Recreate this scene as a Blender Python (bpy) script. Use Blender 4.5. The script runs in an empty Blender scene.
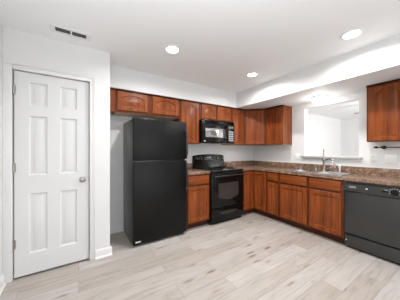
import bpy, bmesh, math, random
from mathutils import Vector, Matrix
random.seed(7)
PI = math.pi
S = bpy.context.scene
C = S.collection

# ------------------------------------------------------------------ camera
cam_d = bpy.data.cameras.new('camera')
cam = bpy.data.objects.new('camera', cam_d)
C.objects.link(cam)
cam.location = (0, 0, 1.2689)
cam.rotation_euler = (math.radians(90), 0, -math.radians(32.877))
cam_d.sensor_width = 36.0
cam_d.lens = 187.69 / 400 * 36.0
cam_d.clip_start = 0.02
S.camera = cam

# ------------------------------------------------------------------ world, exposure, window daylight
S.view_settings.view_transform = 'Standard'
S.view_settings.look = 'None'
S.view_settings.gamma = 1.0
S.view_settings.use_curve_mapping = False
S.view_settings.exposure = 0.20
S.cycles.diffuse_bounces = 8
S.cycles.max_bounces = 12
W = bpy.data.worlds.new('world')
S.world = W
W.use_nodes = True
W.node_tree.nodes['Background'].inputs[0].default_value = (1.0, 1.0, 1.0, 1)
W.node_tree.nodes['Background'].inputs[1].default_value = 1.2
E_WIN, E_WIN2, E_CAN, E_DOME, E_FAN = 26.0, 140.0, 16.0, 4.2, 16.0
E_FILL = 60.0


def area(name, loc, rot, sx, sy, e, col=(1, 1, 1), spread=PI, shape='RECTANGLE'):
    d = bpy.data.lights.new(name, 'AREA')
    d.shape = shape
    d.size = sx
    if shape == 'RECTANGLE':
        d.size_y = sy
    d.energy = e
    d.color = col
    d.spread = spread
    o = bpy.data.objects.new(name, d)
    C.objects.link(o)
    o.location = loc
    o.rotation_euler = rot
    return o


# unseen spot added to brighten the ceiling, standing in for a bounced flash
fd = bpy.data.lights.new('added_ceiling_fill', 'SPOT')
fd.energy = E_FILL * 4
fd.spot_size = math.radians(150)
fd.spot_blend = 1.0
fd.shadow_soft_size = .15
fd.color = (0.93, 0.97, 1.0)
fo = bpy.data.objects.new('added_ceiling_fill', fd)
C.objects.link(fo)
fo.location = (-.12, -.30, 1.05)
fo.rotation_euler = (PI, 0, 0)
# daylight in the rear patio-door opening of the kitchen and in the window of the next room
area('patio_daylight', (1.45, -3.22, 1.12), (PI / 2, 0, 0), 2.7, 2.1, E_WIN, (0.93, 0.97, 1.0))
area('side_room_daylight', (6.1, -3.22, 1.3), (PI / 2, 0, 0), 3.4, 1.9, E_WIN2, (1, 1, 1))


# ------------------------------------------------------------------ materials
def mat(name, col, rough=0.5, metal=0.0, spec=0.5, emit=None, estr=0.0, coat=0.0):
    m = bpy.data.materials.new(name)
    m.use_nodes = True
    b = m.node_tree.nodes['Principled BSDF']
    b.inputs['Base Color'].default_value = (*col, 1)
    b.inputs['Roughness'].default_value = rough
    b.inputs['Metallic'].default_value = metal
    b.inputs['Specular IOR Level'].default_value = spec
    b.inputs['Coat Weight'].default_value = coat
    if emit:
        b.inputs['Emission Color'].default_value = (*emit, 1)
        b.inputs['Emission Strength'].default_value = estr
    return m


class NT:
    def __init__(s, m):
        s.n = m.node_tree.nodes
        s.l = m.node_tree.links
        s.b = s.n['Principled BSDF']

    def new(s, t, **kw):
        n = s.n.new(t)
        for k, v in kw.items():
            if k.startswith('i_'):
                n.inputs[k[2:].replace('_', ' ')].default_value = v
            else:
                setattr(n, k, v)
        return n

    def coords(s, scale=(1, 1, 1)):
        tc = s.new('ShaderNodeTexCoord')
        mp = s.new('ShaderNodeMapping')
        mp.inputs['Scale'].default_value = scale
        s.l.new(tc.outputs['Object'], mp.inputs['Vector'])
        return mp.outputs['Vector']

    def ramp(s, fac, stops):
        r = s.new('ShaderNodeValToRGB')
        el = r.color_ramp.elements
        while len(el) < len(stops):
            el.new(0.5)
        for e, (p, c) in zip(el, stops):
            e.position = p
            e.color = (*c, 1)
        s.l.new(fac, r.inputs[0])
        return r.outputs[0]

    def mix(s, a, b, fac=0.5, mode='MIX'):
        n = s.new('ShaderNodeMix', data_type='RGBA', blend_type=mode)
        for sock, v in ((n.inputs[6], a), (n.inputs[7], b), (n.inputs[0], fac)):
            if hasattr(v, 'node'):
                s.l.new(v, sock)
            else:
                sock.default_value = v if isinstance(v, (int, float)) else (*v, 1)
        return n.outputs[2]

    def bump(s, h, strength, dist=0.01):
        n = s.new('ShaderNodeBump')
        n.inputs['Strength'].default_value = strength
        n.inputs['Distance'].default_value = dist
        s.l.new(h, n.inputs['Height'])
        s.l.new(n.outputs[0], s.b.inputs['Normal'])


def paint(name, col, rough=0.6):
    m = mat(name, col, rough, spec=0.3)
    t = NT(m)
    v = t.coords()
    n = t.new('ShaderNodeTexNoise')
    n.inputs['Scale'].default_value = 220
    t.l.new(v, n.inputs['Vector'])
    t.bump(n.outputs[0], 0.06, 0.002)
    return m


def wood(name, dark, light, axis='z', rough=0.34):
    m = mat(name, light, rough, spec=0.2)
    t = NT(m)
    sc = {'z': (26, 26, 1.6), 'x': (1.6, 26, 26)}[axis]
    v = t.coords(sc)
    n = t.new('ShaderNodeTexNoise')
    n.inputs['Scale'].default_value = 1.0
    n.inputs['Detail'].default_value = 5
    n.inputs['Distortion'].default_value = 0.9
    t.l.new(v, n.inputs['Vector'])
    c = t.ramp(n.outputs[0], [(0.30, dark), (0.52, tuple((a + b) / 2 for a, b in zip(dark, light))), (0.72, light)])
    v2 = t.coords((2.3, 2.3, 2.3))
    n2 = t.new('ShaderNodeTexNoise')
    n2.inputs['Scale'].default_value = 1.0
    t.l.new(v2, n2.inputs['Vector'])
    k = t.ramp(n2.outputs[0], [(0.3, (0.86, 0.86, 0.86)), (0.7, (1.08, 1.08, 1.08))])
    t.l.new(t.mix(c, k, 1.0, 'MULTIPLY'), t.b.inputs['Base Color'])
    return m


def granite(name):
    m = mat(name, (0.3, 0.2, 0.15), 0.22, spec=0.5)
    t = NT(m)
    v = t.coords()
    a = t.new('ShaderNodeTexNoise')
    a.inputs['Scale'].default_value = 13
    a.inputs['Detail'].default_value = 6
    a.inputs['Roughness'].default_value = 0.7
    a.inputs['Distortion'].default_value = 0.8
    t.l.new(v, a.inputs['Vector'])
    c1 = t.ramp(a.outputs[0], [(0.30, (0.02, 0.011, 0.008)), (0.44, (0.085, 0.038, 0.020)), (0.54, (0.20, 0.105, 0.060)),
                               (0.65, (0.42, 0.29, 0.20)), (0.78, (0.12, 0.055, 0.03))])
    b = t.new('ShaderNodeTexVoronoi')
    b.inputs['Scale'].default_value = 70
    t.l.new(v, b.inputs['Vector'])
    c2 = t.ramp(b.outputs['Distance'], [(0.0, (0.02, 0.012, 0.009)), (0.35, (0.16, 0.085, 0.05)), (0.8, (0.50, 0.38, 0.28))])
    t.l.new(t.mix(c1, c2, 0.38), t.b.inputs['Base Color'])
    return m


def plank_floor(name):
    m = mat(name, (0.6, 0.55, 0.5), 0.42, spec=0.4)
    t = NT(m)
    v = t.coords()
    br = t.new('ShaderNodeTexBrick', offset=0.37, offset_frequency=2, squash=1.0)
    br.inputs['Scale'].default_value = 1.0
    br.inputs['Mortar Size'].default_value = 0.0024
    br.inputs['Mortar Smooth'].default_value = 0.2
    br.inputs['Brick Width'].default_value = 1.22
    br.inputs['Row Height'].default_value = 0.18
    br.inputs['Color1'].default_value = (0.0, 0.0, 0.0, 1)
    br.inputs['Color2'].default_value = (1.0, 1.0, 1.0, 1)
    br.inputs['Mortar'].default_value = (0.5, 0.5, 0.5, 1)
    t.l.new(v, br.inputs['Vector'])
    base = t.ramp(br.outputs['Color'], [(0.0, (0.40, 0.36, 0.325)), (0.5, (0.445, 0.412, 0.385)), (1.0, (0.49, 0.467, 0.445))])
    # shift the grain plank by plank
    off = t.new('ShaderNodeVectorMath', operation='MULTIPLY')
    off.inputs[1].default_value = (7.0, 3.0, 5.0)
    t.l.new(br.outputs['Color'], off.inputs[0])
    add = t.new('ShaderNodeVectorMath', operation='ADD')
    t.l.new(v, add.inputs[0])
    t.l.new(off.outputs[0], add.inputs[1])

    def streak(sc, det, dis):
        mp = t.new('ShaderNodeMapping')
        mp.inputs['Scale'].default_value = sc
        t.l.new(add.outputs[0], mp.inputs['Vector'])
        n = t.new('ShaderNodeTexNoise')
        n.inputs['Scale'].default_value = 1.0
        n.inputs['Detail'].default_value = det
        n.inputs['Distortion'].default_value = dis
        t.l.new(mp.outputs[0], n.inputs['Vector'])
        return n.outputs[0]
    g1 = t.ramp(streak((2.2, 34, 1), 4, 1.2), [(0.28, (0.80, 0.77, 0.74)), (0.5, (1, 1, 1)), (0.75, (1.06, 1.06, 1.06))])
    g2 = t.ramp(streak((3.4, 9, 1), 3, 0.6), [(0.26, (0.68, 0.62, 0.57)), (0.42, (0.97, 0.96, 0.95)), (0.7, (1.05, 1.05, 1.05))])
    c = t.mix(base, g1, 1.0, 'MULTIPLY')
    c = t.mix(c, g2, 0.5, 'MULTIPLY')
    mpk = t.new('ShaderNodeMapping')
    mpk.inputs['Scale'].default_value = (2.3, 9.0, 1)
    t.l.new(add.outputs[0], mpk.inputs['Vector'])
    nz = t.new('ShaderNodeTexNoise')
    nz.inputs['Scale'].default_value = 3.0
    t.l.new(mpk.outputs[0], nz.inputs['Vector'])
    mv = t.new('ShaderNodeMix', data_type='RGBA', blend_type='LINEAR_LIGHT')
    mv.inputs[0].default_value = 0.10
    t.l.new(mpk.outputs[0], mv.inputs[6])
    t.l.new(nz.outputs['Color'], mv.inputs[7])
    vk = t.new('ShaderNodeTexVoronoi')
    vk.inputs['Scale'].default_value = 1.0
    t.l.new(mv.outputs[2], vk.inputs['Vector'])
    sepk = t.new('ShaderNodeSeparateColor')
    t.l.new(vk.outputs['Color'], sepk.inputs[0])
    kf = t.new('ShaderNodeMapRange')
    kf.inputs['From Min'].default_value = 0.15
    kf.inputs['From Max'].default_value = 0.60
    t.l.new(sepk.outputs[0], kf.inputs['Value'])
    kn = t.ramp(vk.outputs['Distance'], [(0.05, (0.36, 0.29, 0.24)), (0.10, (0.60, 0.54, 0.49)), (0.19, (0.93, 0.92, 0.91)), (0.28, (1, 1, 1))])
    c = t.mix(c, kn, kf.outputs[0], 'MULTIPLY')
    c = t.mix(c, (0.30, 0.27, 0.245), br.outputs['Fac'])
    t.l.new(c, t.b.inputs['Base Color'])
    return m


M = {}
M['wall'] = paint('wall_paint', (0.74, 0.745, 0.745))
M['ceiling'] = paint('ceiling_paint', (0.86, 0.865, 0.87))
M['trim'] = mat('trim_white', (0.76, 0.76, 0.76), 0.4, spec=0.4)
M['door'] = mat('door_white', (0.72, 0.725, 0.73), 0.38, spec=0.4)
M['floor'] = plank_floor('oak_laminate')
M['wood'] = wood('cherry_stain', (0.128, 0.029, 0.0075), (0.310, 0.080, 0.0195))
M['woodx'] = wood('cherry_stain_rail', (0.128, 0.029, 0.0075), (0.310, 0.080, 0.0195), 'x')
M['frame'] = wood('cherry_stain_gap_shade', (0.085, 0.017, 0.0045), (0.175, 0.040, 0.009))  # same cherry, darkened to carry the shadow in the gaps around the doors
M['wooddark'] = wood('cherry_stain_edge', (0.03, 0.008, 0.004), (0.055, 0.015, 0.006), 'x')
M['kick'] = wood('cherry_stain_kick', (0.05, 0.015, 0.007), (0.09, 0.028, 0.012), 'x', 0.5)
M['underside'] = mat('cabinet_underside', (0.52, 0.40, 0.29), 0.6)
M['granite'] = granite('granite_laminate')
M['black'] = mat('black_enamel', (0.004, 0.004, 0.004), 0.14, spec=0.28)
M['fridgeside'] = mat('black_textured_case', (0.026, 0.026, 0.026), 0.28, spec=0.9)
M['blackgloss'] = mat('black_gloss', (0.006, 0.006, 0.006), 0.12, spec=0.9)
M['blackside'] = mat('black_textured_side', (0.012, 0.012, 0.012), 0.28, spec=0.9)
M['blacktex'] = mat('black_textured', (0.0055, 0.0055, 0.0055), 0.34, spec=0.20)
M['blackmat'] = mat('black_matte', (0.006, 0.006, 0.006), 0.55, spec=0.2)
M['ovenglass'] = mat('oven_window_glass', (0.12, 0.12, 0.12), 0.09, metal=0.7)
M['glass'] = mat('black_glass', (0.006, 0.006, 0.006), 0.04, spec=1.0, coat=0.6)
M['mirror'] = mat('microwave_window_glass', (0.42, 0.42, 0.42), 0.10, metal=0.8)
M['grey'] = mat('grey_plastic', (0.33, 0.34, 0.36), 0.4)
M['mark'] = mat('light_grey_print', (0.72, 0.72, 0.72), 0.4)
M['chrome'] = mat('chrome', (0.62, 0.62, 0.63), 0.12, metal=1.0)
M['steel'] = mat('brushed_steel', (0.60, 0.60, 0.60), 0.26, metal=1.0)
M['nickel'] = mat('satin_nickel', (0.40, 0.375, 0.35), 0.28, metal=1.0)
M['bronze'] = mat('dark_bronze', (0.045, 0.035, 0.03), 0.35, metal=0.7)
M['sill_shade'] = mat('ledge_front_shade', (0.42, 0.415, 0.41), 0.4)  # shade on the white ledge's front put into this grey
M['plastic'] = mat('white_plastic', (0.83, 0.83, 0.82), 0.35)
M['slot'] = mat('dark_slot', (0.02, 0.02, 0.02), 0.7)
M['louver'] = mat('register_louver', (0.13, 0.125, 0.12), 0.5)
M['lens'] = mat('led_lens', (0.9, 0.9, 0.9), 0.4, emit=(1.0, 0.97, 0.93), estr=9.0)
M['bowl'] = mat('lit_opal_glass', (0.9, 0.9, 0.9), 0.3, emit=(1.0, 0.98, 0.95), estr=5.0)
M['fan'] = mat('fan_blade', (0.36, 0.35, 0.34), 0.5)

# ------------------------------------------------------------------ mesh helpers


class B:
    """collects shapes and links them as one mesh object"""

    def __init__(s):
        s.bm = bmesh.new()

    def box(s, x0, x1, y0, y1, z0, z1, bev=0.0, seg=2):
        t = bmesh.new()
        bmesh.ops.create_cube(t, size=1.0)
        for v in t.verts:
            v.co = Vector((x0 + (v.co.x + .5) * (x1 - x0), y0 + (v.co.y + .5) * (y1 - y0), z0 + (v.co.z + .5) * (z1 - z0)))
        if bev > 0:
            bmesh.ops.bevel(t, geom=t.edges[:], offset=bev, segments=seg, affect='EDGES', profile=0.5)
        s.merge(t)
        return s

    def merge(s, t, mtx=None):
        if mtx is not None:
            bmesh.ops.transform(t, matrix=mtx, verts=t.verts[:])
        me = bpy.data.meshes.new('tmp')
        t.to_mesh(me)
        t.free()
        s.bm.from_mesh(me)
        bpy.data.meshes.remove(me)

    def lathe(s, prof, mtx=None, n=32):
        """prof: (radius, height) list turned about local z"""
        t = bmesh.new()
        rings = []
        for r, h in prof:
            if r < 1e-6:
                rings.append([t.verts.new((0, 0, h))])
            else:
                rings.append([t.verts.new((r * math.cos(2 * PI * k / n), r * math.sin(2 * PI * k / n), h)) for k in range(n)])
        for a, b in zip(rings, rings[1:]):
            for k in range(n):
                k2 = (k + 1) % n
                q = []
                for vv in ((a[k % len(a)]), a[k2 % len(a)], b[k2 % len(b)], b[k % len(b)]):
                    if vv not in q:
                        q.append(vv)
                if len(q) > 2:
                    t.faces.new(q)
        s.merge(t, mtx)
        return s

    def tube(s, pts, rad, n=12, closed_ends=True):
        """pts: list of points; rad: number or list"""
        pts = [Vector(p) for p in pts]
        rads = rad if isinstance(rad, (list, tuple)) else [rad] * len(pts)
        t = bmesh.new()
        rings = []
        up = Vector((0, 0, 1))
        prev = None
        for i, p in enumerate(pts):
            d = (pts[min(i + 1, len(pts) - 1)] - pts[max(i - 1, 0)]).normalized()
            if prev is None:
                a = up if abs(d.dot(up)) < 0.95 else Vector((1, 0, 0))
                nrm = d.cross(a).normalized()
            else:
                nrm = (prev - d * prev.dot(d)).normalized()
            prev = nrm
            bi = d.cross(nrm)
            rings.append([t.verts.new(p + (nrm * math.cos(2 * PI * k / n) + bi * math.sin(2 * PI * k / n)) * rads[i]) for k in range(n)])
        for a, b in zip(rings, rings[1:]):
            for k in range(n):
                t.faces.new((a[k], a[(k + 1) % n], b[(k + 1) % n], b[k]))
        if closed_ends:
            t.faces.new(rings[0])
            t.faces.new(rings[-1])
        s.merge(t)
        return s

    def grid(s, us, vs, solid, w0, w1, f):
        """slab of grid cells with holes; f(u,v,w) -> xyz"""
        bm = bmesh.new()
        cache = {}

        def V(i, j, k):
            if (i, j, k) not in cache:
                cache[(i, j, k)] = bm.verts.new(f(us[i], vs[j], w1 if k else w0))
            return cache[(i, j, k)]
        nu, nv = len(us) - 1, len(vs) - 1
        ok = lambda i, j: 0 <= i < nu and 0 <= j < nv and solid(i, j)
        for i in range(nu):
            for j in range(nv):
                if not ok(i, j):
                    continue
                for k in (0, 1):
                    bm.faces.new((V(i, j, k), V(i + 1, j, k), V(i + 1, j + 1, k), V(i, j + 1, k)))
                for di, dj, a, b in ((-1, 0, (i, j), (i, j + 1)), (1, 0, (i + 1, j), (i + 1, j + 1)),
                                     (0, -1, (i, j), (i + 1, j)), (0, 1, (i, j + 1), (i + 1, j + 1))):
                    if not ok(i + di, j + dj):
                        bm.faces.new((V(*a, 0), V(*b, 0), V(*b, 1), V(*a, 1)))
        s.merge(bm)
        return s

    def prism(s, poly, z0, z1, mtx=None, bev=0.0):
        t = bmesh.new()
        a = [t.verts.new((x, y, z0)) for x, y in poly]
        b = [t.verts.new((x, y, z1)) for x, y in poly]
        t.faces.new(a[::-1])
        t.faces.new(b)
        n = len(poly)
        for k in range(n):
            t.faces.new((a[k], a[(k + 1) % n], b[(k + 1) % n], b[k]))
        if bev > 0:
            bmesh.ops.bevel(t, geom=[e for e in t.edges], offset=bev, segments=2, affect='EDGES')
        s.merge(t, mtx)
        return s

    def build(s, name, material, parent=None, loc=None, rotz=0.0, smooth=None):
        bmesh.ops.remove_doubles(s.bm, verts=s.bm.verts[:], dist=1e-5)
        bmesh.ops.recalc_face_normals(s.bm, faces=s.bm.faces[:])
        me = bpy.data.meshes.new(name)
        s.bm.to_mesh(me)
        s.bm.free()
        me.materials.append(material)
        if smooth is None:
            smooth = True
        if smooth:
            for p in me.polygons:
                p.use_smooth = True
            me.set_sharp_from_angle(angle=math.radians(32))
        o = bpy.data.objects.new(name, me)
        C.objects.link(o)
        if parent is not None:
            o.parent = parent
        if loc:
            o.location = loc
        o.rotation_euler = (0, 0, rotz)
        return o


def thing(name, label, cat, loc=(0, 0, 0), rotz=0.0, group=None):
    o = bpy.data.objects.new(name, None)
    o.empty_display_size = 0.05
    C.objects.link(o)
    o.location = loc
    o.rotation_euler = (0, 0, rotz)
    return tag(o, label, cat, group)


def tag(o, label, cat, group=None):
    o['label'] = label
    o['category'] = cat
    if group:
        o['group'] = group
    return o


def struct(o, label=None, cat=None):
    o['kind'] = 'structure'
    if label:
        o['label'] = label
        o['category'] = cat
    return o


# ------------------------------------------------------------------ room constants
XR, YB, H = 3.56, 3.14, 2.44          # right wall face, back wall face, ceiling
YP, XP, XL = 2.504, 0.319, -0.600     # pantry front, pantry right side, left wall
YREAR, XFAR = -3.30, 8.50
SX, SY, SZ = 2.716, 2.833, 2.130      # dropped soffit faces and underside
OY0, OY1, OZ0, OZ1 = 1.080, 1.895, 1.160, 2.045   # opening in the right wall

# ------------------------------------------------------------------ structure
struct(B().box(XL - .12, XFAR + .12, YREAR - .12, YB + .12, -0.12, 0).build('floor', M['floor'], smooth=False),
       'pale grey-beige oak plank floor', 'floor')
struct(B().box(XL - .12, XFAR + .12, YREAR - .12, YB + .12, H, H + .12).build('ceiling', M['ceiling'], smooth=False),
       'flat white ceiling over the kitchen', 'ceiling')
struct(B().box(XL - .12, XFAR + .12, YB, YB + .12, 0, H).build('wall_back', M['wall'], smooth=False),
       'white wall behind the refrigerator and range', 'wall')
struct(B().box(XL - .12, XL, YREAR, YB, 0, H).build('wall_left', M['wall'], smooth=False), 'white wall at far left', 'wall')
ys = [YREAR, OY0, OY1, YB]
zs = [0, OZ0, OZ1, H]
struct(B().grid(ys, zs, lambda i, j: not (i == 1 and j == 1), XR, XR + .12, lambda u, v, w: (w, u, v)).build('wall_right', M['wall'], smooth=False),
       'white wall with the pass-through above the sink', 'wall')
xs = [XL, -0.537, 0.107, XP]
bw = B().grid(xs, [0, 2.052, H], lambda i, j: not (i == 1 and j == 0), YP, YP + .10, lambda u, v, w: (u, w, v))
bw.box(XP - .10, XP, YP + .10, YB, 0, H)
struct(bw.build('wall_pantry', M['wall'], smooth=False), 'white closet wall around the six-panel door', 'wall')
# rear wall with a patio-door opening and the window of the next room
xs = [XL - .12, 0.10, 2.80, 4.40, 7.80, XFAR + .12]
zs = [0, 0.07, 0.35, 2.17, 2.25, H]
struct(B().grid(xs, zs, lambda i, j: not ((i == 1 and j in (1, 2)) or (i == 3 and j in (2, 3))), YREAR - .10, YREAR,
                lambda u, v, w: (u, w, v)).build('wall_rear', M['wall'], smooth=False), 'white rear wall', 'wall')
struct(B().box(XFAR, XFAR + .12, YREAR, YB, 0, H).build('wall_far', M['wall'], smooth=False),
       'white far wall of the next room, seen through the pass-through', 'wall')
# dropped soffits
struct(B().box(XP, SX, SY, YB, SZ, H).build('wall_soffit_back', M['wall'], smooth=False),
       'white soffit above the cabinets on the back wall', 'soffit')
struct(B().box(SX, XR, YREAR, YB, SZ, H).build('wall_soffit_right', M['wall'], smooth=False),
       'deep white soffit above the sink wall', 'soffit')


def baseboard(name, x0, y0, x1, y1, nx, ny, label):
    """baseboard along (x0,y0)-(x1,y1), sticking out to (nx,ny)"""
    prof = [(0, 0), (.026, 0), (.025, .008), (.021, .014), (.014, .018), (.013, .080), (.009, .092), (.004, .100), (0, .100)]
    t = bmesh.new()
    ra = [t.verts.new((x0 + nx * a, y0 + ny * a, h)) for a, h in prof]
    rb = [t.verts.new((x1 + nx * a, y1 + ny * a, h)) for a, h in prof]
    t.faces.new(ra)
    t.faces.new(rb)
    n = len(prof)
    for k in range(n):
        t.faces.new((ra[k], ra[(k + 1) % n], rb[(k + 1) % n], rb[k]))
    b = B()
    b.merge(t)
    struct(b.build(name, M['trim']), label, 'baseboard')


baseboard('baseboard_left', XL, YREAR, XL, YP - .02, 1, 0, 'white baseboard along the left wall')
baseboard('baseboard_pantry', 0.163, YP, XP + .020, YP, 0, -1, 'white baseboard right of the six-panel door')
baseboard('baseboard_alcove', XP, YP, XP, YB, 1, 0, 'white baseboard on the closet side facing the refrigerator')
baseboard('baseboard_back', XP + .013, YB, 1.40, YB, 0, -1, 'white baseboard behind the refrigerator')

# door casing
bm_ = B()
bm_.box(XL + .001, -0.5355, YP - .016, YP, 0, 2.105, .004)
bm_.box(0.105, 0.160, YP - .016, YP, 0, 2.105, .004)
bm_.box(-0.5355, 0.105, YP - .016, YP, 2.0515, 2.105, .004)
# back band
bm_.box(XL + .001, 0.160, YP - .022, YP - .016, 2.093, 2.105, .002)
bm_.box(0.148, 0.160, YP - .022, YP - .016, 0, 2.093, .002)
bm_.box(XL + .001, -0.588, YP - .022, YP - .016, 0, 2.093, .002)
# door stop behind the door
bm_.box(-0.537, -0.527, YP + .055, YP + .085, 0, 2.05)
bm_.box(0.097, 0.107, YP + .055, YP + .085, 0, 2.05)
bm_.box(-0.527, 0.097, YP + .055, YP + .085, 2.042, 2.052)
struct(bm_.build('trim_1', M['trim']), 'white casing around the closet door', 'trim')

# six-panel door, local x along the leaf, local y into the wall, z up
DW_, DH_ = 0.623, 2.023
us = [0, .107, .253, .358, .510, DW_]
vs = [0, .207, .808, .992, 1.593, 1.695, 1.930, DH_]
t = bmesh.new()


def recess(t, u0, u1, v0, v1, steps):
    prev = None
    for ins, dep in steps:
        ring = [t.verts.new((u, dep, v)) for u, v in ((u0 + ins, v0 + ins), (u1 - ins, v0 + ins), (u1 - ins, v1 - ins), (u0 + ins, v1 - ins))]
        if prev:
            for k in range(4):
                t.faces.new((prev[k], prev[(k + 1) % 4], ring[(k + 1) % 4], ring[k]))
        prev = ring
    t.faces.new(prev)


for i in range(5):
    for j in range(7):
        if i in (1, 3) and j in (1, 3, 5):
            recess(t, us[i], us[i + 1], vs[j], vs[j + 1], [(0, 0), (.003, .004), (.012, .014), (.022, .014), (.044, .003), (.047, .002)])
        else:
            t.faces.new([t.verts.new((u, 0, v)) for u, v in ((us[i], vs[j]), (us[i + 1], vs[j]), (us[i + 1], vs[j + 1]), (us[i], vs[j + 1]))])
k = [t.verts.new(p) for p in ((0, 0, 0), (DW_, 0, 0), (DW_, 0, DH_), (0, 0, DH_), (0, .035, 0), (DW_, .035, 0), (DW_, .035, DH_), (0, .035, DH_))]
for q in ((0, 1, 5, 4), (1, 2, 6, 5), (2, 3, 7, 6), (3, 0, 4, 7), (4, 5, 6, 7)):
    t.faces.new([k[x] for x in q])
b = B()
b.merge(t)
door = b.build('door_1', M['door'], loc=(-0.5265, YP + .012, .021))
struct(door, 'closed white six-panel closet door with nickel knob', 'door')
RX = Matrix.Rotation(PI / 2, 4, 'X')      # local z -> -y
kb = B().lathe([(0, 0), (.031, 0), (.031, .004), (.026, .010), (.012, .013), (.011, .032), (.020, .036), (.028, .046), (.029, .055), (.024, .064), (.012, .069), (0, .070)],
               Matrix.Translation((.562, 0, .915)) @ RX)
kb.build('door_knob', M['nickel'], door)
for hz in (0.325, 1.075, 1.835):
    hb = B().tube([(-.004, -.008, hz - .044), (-.004, -.008, hz + .044)], .0065, 10)
    hb.box(-.004, .012, -.006, -.0015, hz - .042, hz + .042)
    hb.build('hinge', M['nickel'], door)
B().box(DW_ - .003, DW_ + .0025, -.004, .001, .885, .945).build('strike_plate', M['nickel'], door)

# pass-through ledge
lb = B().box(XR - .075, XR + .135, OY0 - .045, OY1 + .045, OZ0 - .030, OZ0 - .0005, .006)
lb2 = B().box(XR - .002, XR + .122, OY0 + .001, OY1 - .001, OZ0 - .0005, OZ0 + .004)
w1 = lb.build('window_1', M['sill_shade'])
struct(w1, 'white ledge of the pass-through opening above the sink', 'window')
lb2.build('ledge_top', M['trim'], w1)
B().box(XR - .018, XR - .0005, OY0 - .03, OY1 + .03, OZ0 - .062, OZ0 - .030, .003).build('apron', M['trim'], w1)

# ------------------------------------------------------------------ cabinets
# cabinet local frame: x along the run (to the viewer's right), y into the wall, z up, origin front-left at floor


def door_panel(w, h, arch=0.0, st=0.052, th=0.019, rail=None):
    """framed door leaf with a raised centre panel, front at y=-th, optionally arched"""
    t = bmesh.new()
    rail = rail or st
    n = 14 if arch > 0 else 1
    x0, x1, z0 = st, w - st, rail
    zt = h - rail - arch          # springing height of the arch

    def loop(ins):
        a, b_, c = x0 + ins, x1 - ins, z0 + ins
        hw = (b_ - a) / 2
        pts = [(a, c), (b_, c)]
        for k in range(n + 1):
            s = 1 - 2 * k / n
            pts.append(((a + b_) / 2 + hw * s, (zt - ins) + (arch * (1 - s * s) if arch > 0 else 0)))
        return pts
    e = 0.004

    def ring(pts, y):
        return [t.verts.new((x, y, z)) for x, z in pts]
    L = loop(0)
    r0 = ring(L, -th)
    # frame front
    o = ring([(e, e), (w - e, e), (w - e, h - e), (e, h - e)], -th)
    t.faces.new((o[0], o[1], r0[1], r0[0]))
    t.faces.new((o[1], o[2], r0[2], r0[1]))
    t.faces.new((o[3], o[0], r0[0], r0[-1]))
    tops = [o[2]] + [t.verts.new((r0[2 + k].co.x, -th, h - e)) for k in range(1, n)] + [o[3]]
    for k in range(n):
        t.faces.new((tops[k], tops[k + 1], r0[3 + k], r0[2 + k]))
    # edges of the leaf
    o2 = ring([(0, 0), (w, 0), (w, h), (0, h)], -th + e)
    o3 = ring([(0, 0), (w, 0), (w, h), (0, h)], 0)
    for a, b_ in ((o, o2), (o2, o3)):
        for k in range(4):
            if a is o and k == 2:
                t.faces.new([b_[2], b_[3]] + tops[::-1])
                continue
            t.faces.new((a[k], a[(k + 1) % 4], b_[(k + 1) % 4], b_[k]))
    t.faces.new(o3)
    prev = r0
    for ins, y in ((.005, -th + .011), (.013, -th + .012), (.036, -th + .003), (.039, -th + .002)):
        if min(x1 - x0, zt + arch - z0) < 2 * ins + .02:
            break
        r = ring(loop(ins), y)
        m_ = len(r)
        for k in range(m_):
            t.faces.new((prev[k], prev[(k + 1) % m_], r[(k + 1) % m_], r[k]))
        prev = r
    t.faces.new(prev)
    b = B()
    b.merge(t)
    return b


def leaf(parent, name, x, z, w, h, arch=0.0, st=0.052, rail=None, y=-.0005):
    o = door_panel(w, h, arch, st, rail=rail).build(name, M['wood'], parent, loc=(x, y, z))
    return o


def drawer_front(parent, name, x, z, w, h):
    t = B().box(0, w, -.019, 0, 0, h, .006, 3)
    return t.build(name, M['woodx'], parent, loc=(x, -.0005, z))


def carcass(parent, w, d, z0, z1, kick=False, mould=False, under=False, hollow=False, bmat='frame'):
    if hollow:
        b = B().box(.0005, w - .0005, 0, .018, z0, z1, .0015)
        b.box(.0005, .018, .018, d, z0, z1).box(w - .018, w - .0005, .018, d, z0, z1)
        b.box(.018, w - .018, .018, d, z0, z0 + .018).box(.018, w - .018, d - .008, d, z0 + .018, z1)
    elif under:
        b = B().box(.0005, w - .0005, 0, d, z0 + .004, z1, .0015)
        B().box(.012, w - .012, .018, d - .002, z0 - .001, z0 + .004).build('underside', M['underside'], parent)
    else:
        b = B().box(.0005, w - .0005, 0, d, z0, z1, .0015)
    b.build('body', M[bmat], parent)
    if kick:
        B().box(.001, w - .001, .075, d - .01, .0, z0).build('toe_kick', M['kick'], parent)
    if mould:
        B().box(.0005, w - .0005, -.022, -.0005, z1 - .024, z1, .004).build('top_moulding', M['wooddark'], parent)


UZ0, UZ1, UD = 1.375, SZ - .001, YB - 2.835 - .001
# --- uppers, back wall
UY = 2.835


def upper(label, x, w, z0, doors, arch, origin=None, rotz=0.0, d=UD, mould=True, st=.05, bmat='frame', lift=.012):
    r = thing('wall_cabinet', label, 'cabinet', origin or (x, UY, 0), rotz)
    carcass(r, w, d, z0, UZ1, mould=mould, under=True, bmat=bmat)
    for a, c in doors:
        leaf(r, 'door', a, z0 + lift, c - a, UZ1 - .032 - z0 - lift, arch, st, rail=.046)
    return r


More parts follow.
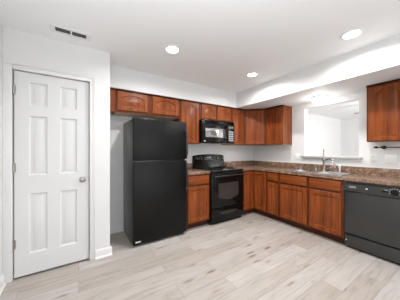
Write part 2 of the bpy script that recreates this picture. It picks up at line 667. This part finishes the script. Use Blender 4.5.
c = upper('short reddish-brown two-door wall cabinet above the black refrigerator', .420, 1.003, 1.800,
          [(.030, .456), (.530, .976)], .045, lift=.032)
B().box(XP + .002 - .420, -.0005, 0, .018, 1.800, UZ1).build('filler_strip', M['wood'], c)
B().box(XP + .002 - .420, -.0005, -.022, -.0005, UZ1 - .024, UZ1, .004).build('top_moulding', M['wooddark'], c)
upper('tall single-door arched wall cabinet between refrigerator and microwave', 1.425, .394, UZ0, [(.022, .376)], .062, st=.058)
upper('short two-door wall cabinet directly above the microwave', 1.820, .761, 1.815, [(.040, .362), (.398, .728)], .050, lift=.026)
upper('narrow plain wall cabinet between microwave and corner cabinet', 2.582, .365, UZ0, [(.022, .345)], .05)
# diagonal corner cabinet
e = .610
px, py = XR - e, YB - e          # 2.95, 2.53
r = thing('corner_cabinet', 'diagonal wall cabinet in the corner, plain reddish-brown door angled to the room', 'cabinet', (px, UY, 0), 0)
LD = math.hypot(XR - UD - px, UY - py) - .004
poly = [(px + .001, UY), (XR - UD - .001, py + .001), (XR - .001, py + .001), (XR - .001, YB - .001), (px + .001, YB - .001)]
inv = Matrix.Translation((-px, -UY, 0))
lp = [(inv @ Vector((x, y, 0))).to_2d() for x, y in poly]
B().prism([tuple(v) for v in lp], UZ0, UZ1).build('body', M['frame'], r)
dd = leaf(r, 'door', 0, 0, LD - .056, UZ1 - .036 - UZ0 - .008, .0, .05)
dd.rotation_euler = (0, 0, -PI / 4)
dd.location = (.030 * .7071 - .0005, -.030 * .7071 - .0005, UZ0 + .012)
B().box(.010, LD - .006, -.022, -.0005, UZ1 - .024, UZ1, .004).build('top_moulding', M['wooddark'], r, rotz=-PI / 4)
# right wall uppers
XU = XR - UD - .001
r = upper('single-door wall cabinet on the sink wall, its end panel beside the pass-through', 0, .392, UZ0, [(.020, .372)], .05,
          origin=(XU, py - .001, 0), rotz=-PI / 2, bmat='wood')
upper('arched-door wall cabinet at far right, right of the pass-through', 0, .762, UZ0, [(.020, .372), (.390, .742)], .07,
      origin=(XU, .905, 0), rotz=-PI / 2, st=.058)

# --- base cabinets
BY, BX, BD = 2.560, 2.930, .576
BZ0, BZ1 = .100, .8745


def base(label, origin, w, rotz, fronts, hollow=False):
    r = thing('base_cabinet', label, 'cabinet', origin, rotz)
    carcass(r, w, BD, BZ0, BZ1, kick=True, hollow=hollow)
    for kind, a, c in fronts:
        if kind == 'd':
            leaf(r, 'door', a, .125, c - a, .560, 0, .052)
        elif kind == 'w':
            drawer_front(r, 'drawer', a, .715, c - a, .135)
        elif kind == 'f':
            drawer_front(r, 'false_drawer_front', a, .715, c - a, .135)
        elif kind == 'D':
            leaf(r, 'door', a, .125, c - a, .725, 0, .052)
    return r


base('single reddish-brown base cabinet with one drawer between refrigerator and range', (1.400, BY, 0), .444, 0, [('w', .024, .422), ('d', .024, .422)])
# corner lazy-susan cabinet: L shaped body
r = thing('corner_base_cabinet', 'corner base cabinet right of the range with folding full-height doors', 'cabinet', (BX, BY, 0), 0)
ex = .311
exl = BX - 2.601
L1 = [(-exl, 0), (0, 0), (0, -ex), (XR - BX - .002, -ex), (XR - BX - .002, YB - BY - .002), (-exl, YB - BY - .002)]
B().prism(L1, BZ0, BZ1).build('body', M['frame'], r)
k_ = .075
L2 = [(-exl, k_), (k_, k_), (k_, -ex), (XR - BX - .012, -ex), (XR - BX - .012, YB - BY - .012), (-exl, YB - BY - .012)]
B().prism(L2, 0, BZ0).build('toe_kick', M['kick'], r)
leaf(r, 'door', -exl + .030, .125, exl - .054, .725, 0, .045)
d2 = leaf(r, 'door', 0, .125, ex - .038, .725, 0, .045)
d2.rotation_euler = (0, 0, -PI / 2)
d2.location = (-.0005, -.024, .125)
YS0 = BY - ex - .001            # 2.226
base('narrow base cabinet with one drawer left of the sink cabinet', (BX, YS0, 0), .257, -PI / 2, [('w', .022, .235), ('d', .022, .235)])
YS1 = YS0 - .258
base('wide two-door sink base cabinet under the steel sink', (BX, YS1, 0), .945, -PI / 2,
     [('f', .023, .470), ('f', .512, .914), ('d', .023, .470), ('d', .512, .914)], hollow=True)
YS2 = YS1 - .946                # 1.044 : dishwasher starts

# ------------------------------------------------------------------ countertops
CZ0, CZ1 = .8755, .914
r = thing('countertop', 'short brown granite-look countertop between refrigerator and range', 'countertop', (1.400, BY - .028, 0))
B().box(0, .445, 0, YB - BY + .028 - .021, CZ0, CZ1, .008, 3).build('slab', M['granite'], r)
B().box(0, .445, YB - BY + .028 - .020, YB - BY + .028 - .001, CZ0, 1.015, .004).build('backsplash', M['granite'], r)

SKX0, SKX1, SKY0, SKY1 = 3.000, 3.505, 1.110, 1.925     # sink cut-out
r = thing('countertop', 'long brown granite-look countertop running from the range past sink and dishwasher', 'countertop', (0, 0, 0))
gx = [2.601, 2.902, SKX0 + .012, SKX1 - .012, XR - .0205]
gy = [.40, SKY0 + .012, SKY1 - .012, BY - .028, YB - .0205]


def csolid(i, j):
    if i == 0:
        return j == 3
    return not (i == 2 and j == 1)


t = B().grid(gx, gy, csolid, CZ0, CZ1, lambda u, v, w: (u, v, w))
bm = t.bm
bmesh.ops.remove_doubles(bm, verts=bm.verts[:], dist=1e-5)
t.build('slab', M['granite'], r)
bs = B().box(XR - .020, XR - .001, .40, YB - .021, CZ0, 1.015, .004)
bs.box(2.601, XR - .001, YB - .020, YB - .001, CZ0, 1.015, .004)
bs.build('backsplash', M['granite'], r)
B().box(BX, XR - .002, .408, .430, 0, CZ0 - .0005, .001).build('end_panel', M['frame'], r)

# ------------------------------------------------------------------ sink
r = thing('kitchen_sink', 'double-bowl stainless steel sink set into the countertop under the pass-through', 'sink', (0, 0, CZ1))
mid = (SKY0 + SKY1) / 2
sx = [SKX0 - .012, SKX0 + .028, SKX1 - .085, SKX1 + .012]
sy = [SKY0 - .012, SKY0 + .028, mid - .018, mid + .018, SKY1 - .028, SKY1 + .012]
B().grid(sx, sy, lambda i, j: not (i == 1 and j in (1, 3)), .0005, .007, lambda u, v, w: (u, v, w)).build('rim', M['steel'], r)
for y0, y1 in ((sy[1], sy[2]), (sy[3], sy[4])):
    x0, x1 = sx[1], sx[2]
    t = bmesh.new()
    rings = []
    for ins, z in ((0, .006), (.006, -.02), (.016, -.150), (.04, -.172)):
        rings.append([t.verts.new(p) for p in ((x0 + ins, y0 + ins, z), (x1 - ins, y0 + ins, z), (x1 - ins, y1 - ins, z), (x0 + ins, y1 - ins, z))])
    for a, b_ in zip(rings, rings[1:]):
        for k in range(4):
            t.faces.new((a[k], a[(k + 1) % 4], b_[(k + 1) % 4], b_[k]))
    t.faces.new(rings[-1])
    b = B()
    b.merge(t)
    bo = b.build('basin', M['steel'], r)
    B().lathe([(0, -.1705), (.030, -.1705), (.042, -.1695), (.044, -.1715)], Matrix.Translation(((x0 + x1) / 2, (y0 + y1) / 2, 0))).build('drain', M['chrome'], bo)

DZ = CZ1 + .0072                # top of the sink deck
fx, fy = 3.462, mid
r = thing('faucet', 'tall chrome single-lever faucet on the back of the sink', 'faucet', (fx, fy, DZ))
b = B()
b.lathe([(0, 0), (.032, 0), (.032, .006), (.024, .014), (.020, .020), (.0185, .12), (.020, .150), (.024, .158), (.024, .200), (.018, .214), (0, .218)])
b.build('body', M['nickel'], r)
sp = []
for k in range(13):
    a = k / 12
    sp.append((-.015 - .15 * a, -.012 - .22 * a, .160 + .050 * math.sin(PI * min(1, a * 1.15) * .93) - .10 * max(0, a - .80) / .2))
B().tube(sp, [.013 - .002 * k / 12 for k in range(13)], 12).build('spout', M['chrome'], r)
B().tube([(0, 0, .214), (.002, .004, .24), (.004, .006, .29), (.002, .004, .345), (0, .002, .362)], [.010, .0075, .008, .0105, .006], 12).build('lever', M['nickel'], r)
r = thing('soap_dispenser', 'small dark-topped soap pump left of the faucet', 'soap dispenser', (3.462, fy + .13, DZ))
B().lathe([(0, 0), (.019, 0), (.019, .005), (.012, .010), (.010, .045), (.006, .048), (.006, .066), (0, .067)]).build('base', M['chrome'], r)
B().tube([(.004, 0, .068), (-.02, 0, .072), (-.055, 0, .068), (-.062, 0, .060)], [.009, .007, .006, .005], 10).build('pump_head', M['nickel'], r)
r = thing('side_sprayer', 'slim chrome side sprayer standing right of the faucet', 'sprayer', (3.462, fy - .225, DZ))
B().lathe([(0, 0), (.022, 0), (.022, .006), (.015, .012), (.013, .030), (0, .031)]).build('holder', M['chrome'], r)
B().lathe([(0, .0315), (.011, .0315), (.010, .060), (.015, .085), (.017, .110), (.013, .118), (0, .119)]).build('spray_head', M['plastic'], r)

# ------------------------------------------------------------------ refrigerator
FX0, FX1, FY, FZ = .586, 1.372, 2.487, 1.690
r = thing('refrigerator', 'black top-freezer refrigerator standing beside the white closet wall', 'refrigerator', (FX0, FY, 0))
FW = FX1 - FX0
B().box(0, FW, .062, YB - FY - .03, .022, FZ - .012, .006).build('body', M['fridgeside'], r)
SEAM = 1.122
B().box(0, FW, 0, .058, SEAM + .006, FZ, .012, 3).build('freezer_door', M['blacktex'], r)
B().box(0, FW, 0, .058, .040, SEAM - .006, .012, 3).build('refrigerator_door', M['blacktex'], r)
B().box(.02, FW - .02, .070, .10, .0, .0215).build('base_grille', M['blackmat'], r)
B().box(.02, .09, .03, .12, FZ - .011, FZ + .012, .005).build('hinge_cap', M['blackmat'], r)


def vhandle(z0, z1, x, flip):
    pts = []
    n = 14
    for k in range(n + 1):
        a = k / n
        pts.append((x, -.012 - .038 * min(1, 4.5 * min(a, 1 - a)) ** .6, z0 + (z1 - z0) * a))
    return B().tube(pts, [.015 if 0 < k < n else .018 for k in range(n + 1)], 10)


vhandle(SEAM + .02, SEAM + .44, FW - .026, 0).build('freezer_handle', M['blackgloss'], r)
vhandle(SEAM - .44, SEAM - .02, FW - .026, 0).build('refrigerator_handle', M['blackgloss'], r)
bo = B().box(.030, .098, -.003, .001, .062, .078, .001).build('badge', M['mark'], r)
bo['label'] = 'small pale badge'
for x0_ in (.05, FW - .11):
    B().lathe([(0, 0), (.022, 0), (.022, .022), (0, .022)], Matrix.Translation((x0_ + .03, .12, 0)), 16).build('foot', M['blackmat'], r)
    B().lathe([(0, 0), (.022, 0), (.022, .022), (0, .022)], Matrix.Translation((x0_ + .03, .54, 0)), 16).build('foot', M['blackmat'], r)

# ------------------------------------------------------------------ range
GX0, GX1, GY = 1.848, 2.598, 2.505
GW = GX1 - GX0
r = thing('kitchen_range', 'black freestanding electric range with coil burners', 'range', (GX0, GY, 0))
GD = YB - GY - .004
B().box(0, GW, .045, GD - .002, .03, .895, .004).build('body', M['black'], r)
ct = B().box(-.0, GW, .0, GD - .075, .8955, .922, .009, 3)
cto = ct.build('cooktop', M['blackgloss'], r)
for bx, by, br in ((.20, .16, .105), (.56, .16, .08), (.20, .40, .08), (.56, .40, .105)):
    pan = B().lathe([(br * .3, .9225), (br * .9, .9235), (br + .012, .9265), (br + .022, .9275), (br + .024, .9225)], Matrix.Translation((bx, by, 0)), 36)
    p = pan.build('burner', M['black'], r)
    sp = []
    turns = 4 if br > .09 else 3
    n = turns * 22
    for k in range(n + 1):
        a = 2 * PI * turns * k / n
        rr = .018 + (br - .012 - .018) * k / n
        sp.append((bx + rr * math.cos(a), by + rr * math.sin(a), .934))
    B().tube(sp, .0062, 8).build('coil', M['blackmat'], p)
# backguard with a gently crowned top
n = 16
poly = [(0, .905), (GW, .905)] + [(GW * (1 - k / n), 1.155 + .030 * math.sin(PI * (1 - k / n)) ** .6) for k in range(n + 1)]
t = bmesh.new()
fr, bk = [], []
for x, z in poly:
    lean = .04 * (z - .905) / .27
    fr.append(t.verts.new((x, GD - .073 + lean, z)))
    bk.append(t.verts.new((x, GD, z)))
t.faces.new(fr)
t.faces.new(bk)
for k in range(len(poly)):
    k2 = (k + 1) % len(poly)
    t.faces.new((fr[k], fr[k2], bk[k2], bk[k]))
b = B()
b.merge(t)
bg = b.build('backguard', M['black'], r)
lean = lambda z: GD - .073 + .04 * (z - .905) / .27
for kx in (.075, .165, .565, .690):
    kz = 1.105
    mt = Matrix.Translation((kx, lean(kz) - .0008, kz)) @ Matrix.Rotation(-.147, 4, 'X') @ RX
    kn = B().lathe([(0, 0), (.027, 0), (.026, .005), (.019, .008), (.017, .024), (.014, .027), (0, .027)], mt, 24).build('knob', M['blackmat'], bg)
    B().box(kx - .002, kx + .002, lean(kz) - .034, lean(kz) - .0295, kz - .008 - .004, kz + .014 - .004).build('pointer', M['mark'], kn)
    for q in range(7):
        a = math.radians(-30 + 40 * q)
        qx, qz = kx + .036 * math.cos(a), kz + .036 * math.sin(a)
        B().box(qx - .003, qx + .003, lean(qz) - .0028, lean(qz) - .0002, qz - .003, qz + .003).build('dial_mark', M['mark'], kn)
B().box(.25, .46, lean(1.10) - .006, lean(1.10) + .002, 1.068, 1.138, .002).build('clock_panel', M['glass'], bg)
for q in range(6):
    x_ = .262 + .033 * q
    B().box(x_, x_ + .020, lean(1.10) - .0085, lean(1.10) - .0062, 1.078, 1.090).build('button', M['grey'], bg)
B().box(.30, .41, lean(1.10) - .0080, lean(1.10) - .0062, 1.100, 1.130).build('clock_display', M['grey'], bg)
# oven door with window and handle
od = B().box(.004, GW - .004, 0, .044, .285, .880, .010, 3).build('oven_door', M['black'], r)
wn = [(.14, .43), (.14, .65)]
n = 12
wp = [(GW - .16, .700)] + [(.16, .700)] + [(.145, .685), (.145, .46)]
wp += [(.145 + (GW - .29) * k / n, .46 - .055 * math.sin(PI * k / n)) for k in range(1, n)]
wp += [(GW - .145, .46), (GW - .145, .685)]
mtx = Matrix(((1, 0, 0, 0), (0, 0, -1, 0), (0, 1, 0, 0), (0, 0, 0, 1)))   # (x,y,z)->(x,-z,y)
B().prism(wp, .0004, .003, mtx).build('oven_window', M['ovenglass'], od)
hp = [(.05, .0, .815), (.05, -.030, .822), (.09, -.048, .827)]
hp += [(.05 + (GW - .1) * k / 8, -.050, .828) for k in range(1, 8)]
hp += [(GW - .09, -.048, .827), (GW - .05, -.030, .822), (GW - .05, 0, .815)]
B().tube(hp, .013, 12).build('oven_handle', M['blackgloss'], od)
dr = B().box(.004, GW - .004, .004, .044, .055, .274, .008, 3).build('storage_drawer', M['black'], r)
n = 24
gp = [(GW / 2 + .205 * math.cos(2 * PI * k / n), .180 + .030 * math.sin(2 * PI * k / n) + .016 * math.cos(2 * PI * k / n) ** 2) for k in range(n)]
B().prism(gp, -.0035, -.0005, mtx).build('finger_pull', M['blackgloss'], dr)
B().box(.01, GW - .01, .06, .10, 0, .03).build('base_plinth', M['blackmat'], r)

# ------------------------------------------------------------------ microwave
MX0, MX1, MYF, MZ0, MZ1 = 1.8225, 2.5785, 2.735, 1.395, 1.8125
MW = MX1 - MX0
MD = YB - MYF - .003
r = thing('microwave', 'black over-range microwave mounted under the short wall cabinet', 'microwave', (MX0, MYF, 0))
B().box(0, MW, .03, MD, MZ0, MZ1, .003).build('body', M['black'], r)
B().box(.02, MW - .02, .06, MD - .04, MZ0 - .004, MZ0 - .0003).build('bottom_filter', M['grey'], r)
MH = MZ1 - MZ0
md = B().box(.002, MW * .76, 0, .0295, MZ0 + .006, MZ1 - .062, .006, 3).build('door', M['black'], r)
B().box(.060, MW * .675, -.0025, .001, MZ0 + .105, MZ1 - .150, .001).build('window', M['mirror'], md)
hh = [(MW * .722, 0, MZ0 + .05), (MW * .722, -.03, MZ0 + .06), (MW * .722, -.042, MZ0 + .10), (MW * .722, -.045, MZ0 + .175), (MW * .722, -.042, MZ1 - .165),
      (MW * .722, -.03, MZ1 - .115), (MW * .722, 0, MZ1 - .10)]
B().tube(hh, .014, 12).build('handle', M['black'], md)
cp = B().box(MW * .765, MW - .002, 0, .0295, MZ0 + .006, MZ1 - .062, .006, 3).build('control_panel', M['black'], r)
B().box(MW * .80, MW - .03, -.002, .001, MZ1 - .130, MZ1 - .085).build('display', M['glass'], cp)
for i in range(3):
    for j in range(5):
        x_ = MW * .80 + i * .042
        z_ = MZ0 + .045 + j * .040
        B().box(x_, x_ + .034, -.002, .001, z_, z_ + .028).build('key', M['grey'], cp)
vg = B()
vg.box(.002, MW - .002, .008, .0295, MZ1 - .058, MZ1 - .002, .004)
for k in range(4):
    z_ = MZ1 - .050 + k * .011
    vg.box(.03, MW - .03, .002, .010, z_, z_ + .005, .001)
vg.build('vent_grille', M['black'], r)
B().box(.03, .062, -.0015, .001, MZ0 + .028, MZ0 + .040).build('badge', M['mark'], md)

# ------------------------------------------------------------------ dishwasher
WW = .606
r = thing('dishwasher', 'black built-in dishwasher right of the sink cabinet', 'dishwasher', (BX - .014, YS2 - .002, 0), -PI / 2)
B().box(.004, WW - .004, .030, .590, .10, .8735).build('body', M['blackmat'], r)
B().box(.003, WW - .003, .0, .029, .195, .735, .008, 3).build('door', M['blackside'], r)
# control panel with a curved lower lip
n = 14
poly = [(.003, .868), (.003, .742)]
poly += [(.003 + (WW - .006) * k / n, .742 - .0 + .012 * (1 - math.sin(PI * k / n))) for k in range(1, n)]
poly += [(WW - .003, .742), (WW - .003, .868)]
cpn = B().prism(poly, -.029, .012, mtx, bev=.004).build('control_panel', M['blackside'], r)
B().box(.03, WW - .03, -.0165, -.011, .846, .858, .002).build('vent_slot', M['blackmat'], cpn)
for k, (u, w_) in enumerate(((.060, .012), (.075, .010), (.088, .014), (.105, .009), (.117, .012))):
    B().box(u, u + w_, -.0128, -.0118, .806, .811).build('legend', M['mark'], cpn)
B().box(.060, .132, -.0128, -.0118, .792, .796).build('legend', M['mark'], cpn)
MB_ = lambda u, z: Matrix.Translation((u, -.012, z)) @ RX
B().lathe([(0, 0), (.010, 0), (.009, .004), (0, .005)], MB_(.235, .800), 20).build('indicator', M['mark'], cpn)
B().lathe([(0, 0), (.034, 0), (.032, .008), (.022, .012), (.019, .026), (0, .028)], MB_(.475, .800), 28).build('dial', M['blackmat'], cpn)
for q in range(9):
    a = math.radians(-20 + 27.5 * q)
    u, z_ = .475 + .043 * math.cos(a), .800 + .043 * math.sin(a)
    B().box(u - .0035, u + .0035, -.0128, -.0118, z_ - .003, z_ + .003).build('legend', M['mark'], cpn)
B().box(.39, .42, -.0128, -.0118, .815, .820).build('legend', M['mark'], cpn)
lat = B().box(.37, .42, -.020, -.0122, .788, .806, .003).build('latch', M['blackmat'], cpn)
B().box(.003, WW - .003, .012, .029, .030, .178, .004).build('kick_panel', M['blackside'], r)
B().lathe([(0, 0), (.007, 0), (.005, .003), (0, .004)], Matrix.Translation((.022, .012, .105)) @ RX, 14).build('screw', M['mark'], r)
B().box(.02, WW - .02, .06, .10, 0, .10).build('base_frame', M['blackmat'], r)

# ------------------------------------------------------------------ lamps


def can_light(x, y, label):
    r = thing('recessed_light', label, 'ceiling light', (x, y, H), 0, 'recessed ceiling lights')
    B().lathe([(.070, -.004), (.074, -.010), (.086, -.012), (.094, -.007), (.096, -.0005), (.070, -.0005)], None, 40).build('trim_ring', M['trim'], r)
    B().lathe([(0, -.004), (.045, -.0045), (.0695, -.003), (.0695, -.0006), (0, -.0006)], None, 40).build('lens', M['lens'], r)
    area('recessed_lamp', (x, y, H - .016), (0, 0, 0), .10, .10, E_CAN, (1.0, .975, .955), math.radians(164), 'DISK')


can_light(.918, 2.010, 'recessed ceiling light in front of the refrigerator, nearest the ceiling register')
can_light(2.262, 2.005, 'recessed ceiling light above the floor in front of the range, near the soffit corner')
can_light(2.315, .760, 'recessed ceiling light at upper right, nearest the camera, washing the right soffit')

r = thing('flush_mount_light', 'lit white glass dome light under the soffit above the sink', 'ceiling light', (3.275, 1.50, SZ))
B().lathe([(0, -.0005), (.115, -.0005), (.115, -.016), (.108, -.020), (0, -.020)], None, 40).build('base', M['trim'], r)
B().lathe([(.106, -.0205), (.112, -.035), (.106, -.060), (.084, -.082), (.05, -.094), (0, -.098)], None, 40).build('glass_bowl', M['bowl'], r)
d = bpy.data.lights.new('dome_lamp', 'POINT')
d.energy = E_DOME
d.color = (1.0, .97, .93)
d.shadow_soft_size = .09
o = bpy.data.objects.new('dome_lamp', d)
C.objects.link(o)
o.location = (3.275, 1.50, SZ - .22)

# ------------------------------------------------------------------ ceiling register
r = thing('ceiling_register', 'white ceiling air register with two dark slots above the closet door', 'vent', (-.062, 2.262, H))
rx = [-.165, -.128, -.006, .006, .128, .165]
ry = [-.065, -.036, .036, .065]
B().grid(rx, ry, lambda i, j: not (i in (1, 3) and j == 1), -.010, -.0005, lambda u, v, w: (u, v, w)).build('frame', M['trim'], r)
for x0_ in (-.128, .006):
    B().box(x0_, x0_ + .122, -.036, .036, -.0012, -.0006).build('slot', M['slot'], r)
    lv = B()
    for k in range(5):
        y_ = -.030 + k * .015
        lv.box(x0_ + .001, x0_ + .121, y_, y_ + .0022, -.0085, -.0014)
    lv.build('louvers', M['louver'], r)


# ------------------------------------------------------------------ wall plates
def plate(y, z, w, h, label, kind):
    r = thing('wall_plate', label, 'wall plate', (XR, y, z), -PI / 2)
    B().box(-w / 2, w / 2, -.006, -.0003, -h / 2, h / 2, .002).build('plate', M['plastic'], r)
    if kind == 'o':
        for s in (-1, 1):
            f = B().box(-.016, .016, -.0085, -.0058, s * .026 - .015, s * .026 + .015, .002).build('socket', M['plastic'], r)
            sl = B()
            sl.box(-.0075, -.005, -.0090, -.0084, s * .026 - .002, s * .026 + .007)
            sl.box(.005, .0075, -.0090, -.0084, s * .026 - .002, s * .026 + .007)
            sl.build('socket_slots', M['slot'], f)
    else:
        n_ = 2 if w > .1 else 1
        for q in range(n_):
            x_ = (q - (n_ - 1) / 2) * .046
            B().box(x_ - .006, x_ + .006, -.018, -.0055, -.002, .014, .002).build('toggle', M['plastic'], r)
            B().box(x_ - .011, x_ + .011, -.0068, -.0058, -.020, .020).build('toggle_surround', M['trim'], r)


plate(2.035, 1.145, .115, .115, 'white double wall plate left of the pass-through, beside the corner cabinets', 's')
plate(.915, 1.150, .072, .115, 'small white wall plate nearest the right end of the pass-through ledge', 'o')
plate(.735, 1.145, .115, .115, 'white double wall plate at far right below the towel bar', 's')

# ------------------------------------------------------------------ towel bar
r = thing('towel_bar', 'dark metal paper-towel bar on the wall under the far right cabinet', 'towel bar', (XR, .62, 1.305))
B().tube([(-.075, .262, 0), (-.075, -.26, 0)], .0065, 12).build('rod', M['bronze'], r)
for s in (1, -1):
    mt = Matrix.Translation((-.075, s * .262, 0)) @ Matrix.Rotation(-s * PI / 2, 4, 'X')
    B().lathe([(0, -.035), (.009, -.035), (.016, -.03), (.017, -.012), (.0085, -.004), (.012, .0), (.012, .006), (0, .008)], mt, 20).build('finial', M['bronze'], r)
    bk_ = B().tube([(-.0005, s * .18, 0), (-.075, s * .18, 0)], [.010, .009], 10)
    bk_.lathe([(0, .0), (.026, .0), (.024, .008), (.010, .012), (0, .012)], Matrix.Translation((-.0005, s * .18, 0)) @ Matrix.Rotation(-PI / 2, 4, 'Y'), 24)
    bk_.lathe([(0, -.014), (.013, -.012), (.015, 0), (.013, .012), (0, .014)], Matrix.Translation((-.075, s * .18, 0)) @ RX, 16)
    bk_.build('bracket', M['bronze'], r)

# ------------------------------------------------------------------ next room: ceiling fan
r = thing('ceiling_fan', 'ceiling fan in the next room, a grey blade showing through the pass-through', 'ceiling fan', (6.10, 1.32, H))
B().lathe([(0, -.0005), (.065, -.0005), (.06, -.03), (.03, -.055), (0, -.055)]).build('canopy', M['trim'], r)
B().tube([(0, 0, -.0555), (0, 0, -.135)], .012).build('downrod', M['trim'], r)
B().lathe([(0, -.135), (.05, -.137), (.10, -.155), (.11, -.19), (.10, -.225), (.06, -.24), (0, -.241)]).build('motor', M['trim'], r)
B().lathe([(.05, -.2415), (.10, -.26), (.12, -.30), (.08, -.345), (0, -.355)]).build('light_bowl', M['bowl'], r)
for k in range(5):
    a = PI / 2 + .05 + 2 * PI * k / 5
    t = B()
    t.prism([(.12, -.035), (.18, -.055), (.58, -.068), (.62, -.05), (.63, 0), (.62, .05), (.58, .068), (.18, .055), (.12, .035)], -.222, -.214,
            Matrix.Rotation(a, 4, 'Z') @ Matrix.Translation((0, 0, -.218)) @ Matrix.Rotation(.16, 4, 'X') @ Matrix.Translation((0, 0, .218)))
    t.build('blade', M['fan'], r)
d = bpy.data.lights.new('fan_lamp', 'POINT')
d.energy = E_FAN
d.shadow_soft_size = .1
o = bpy.data.objects.new('fan_lamp', d)
C.objects.link(o)
o.location = (6.10, 1.32, H - .50)
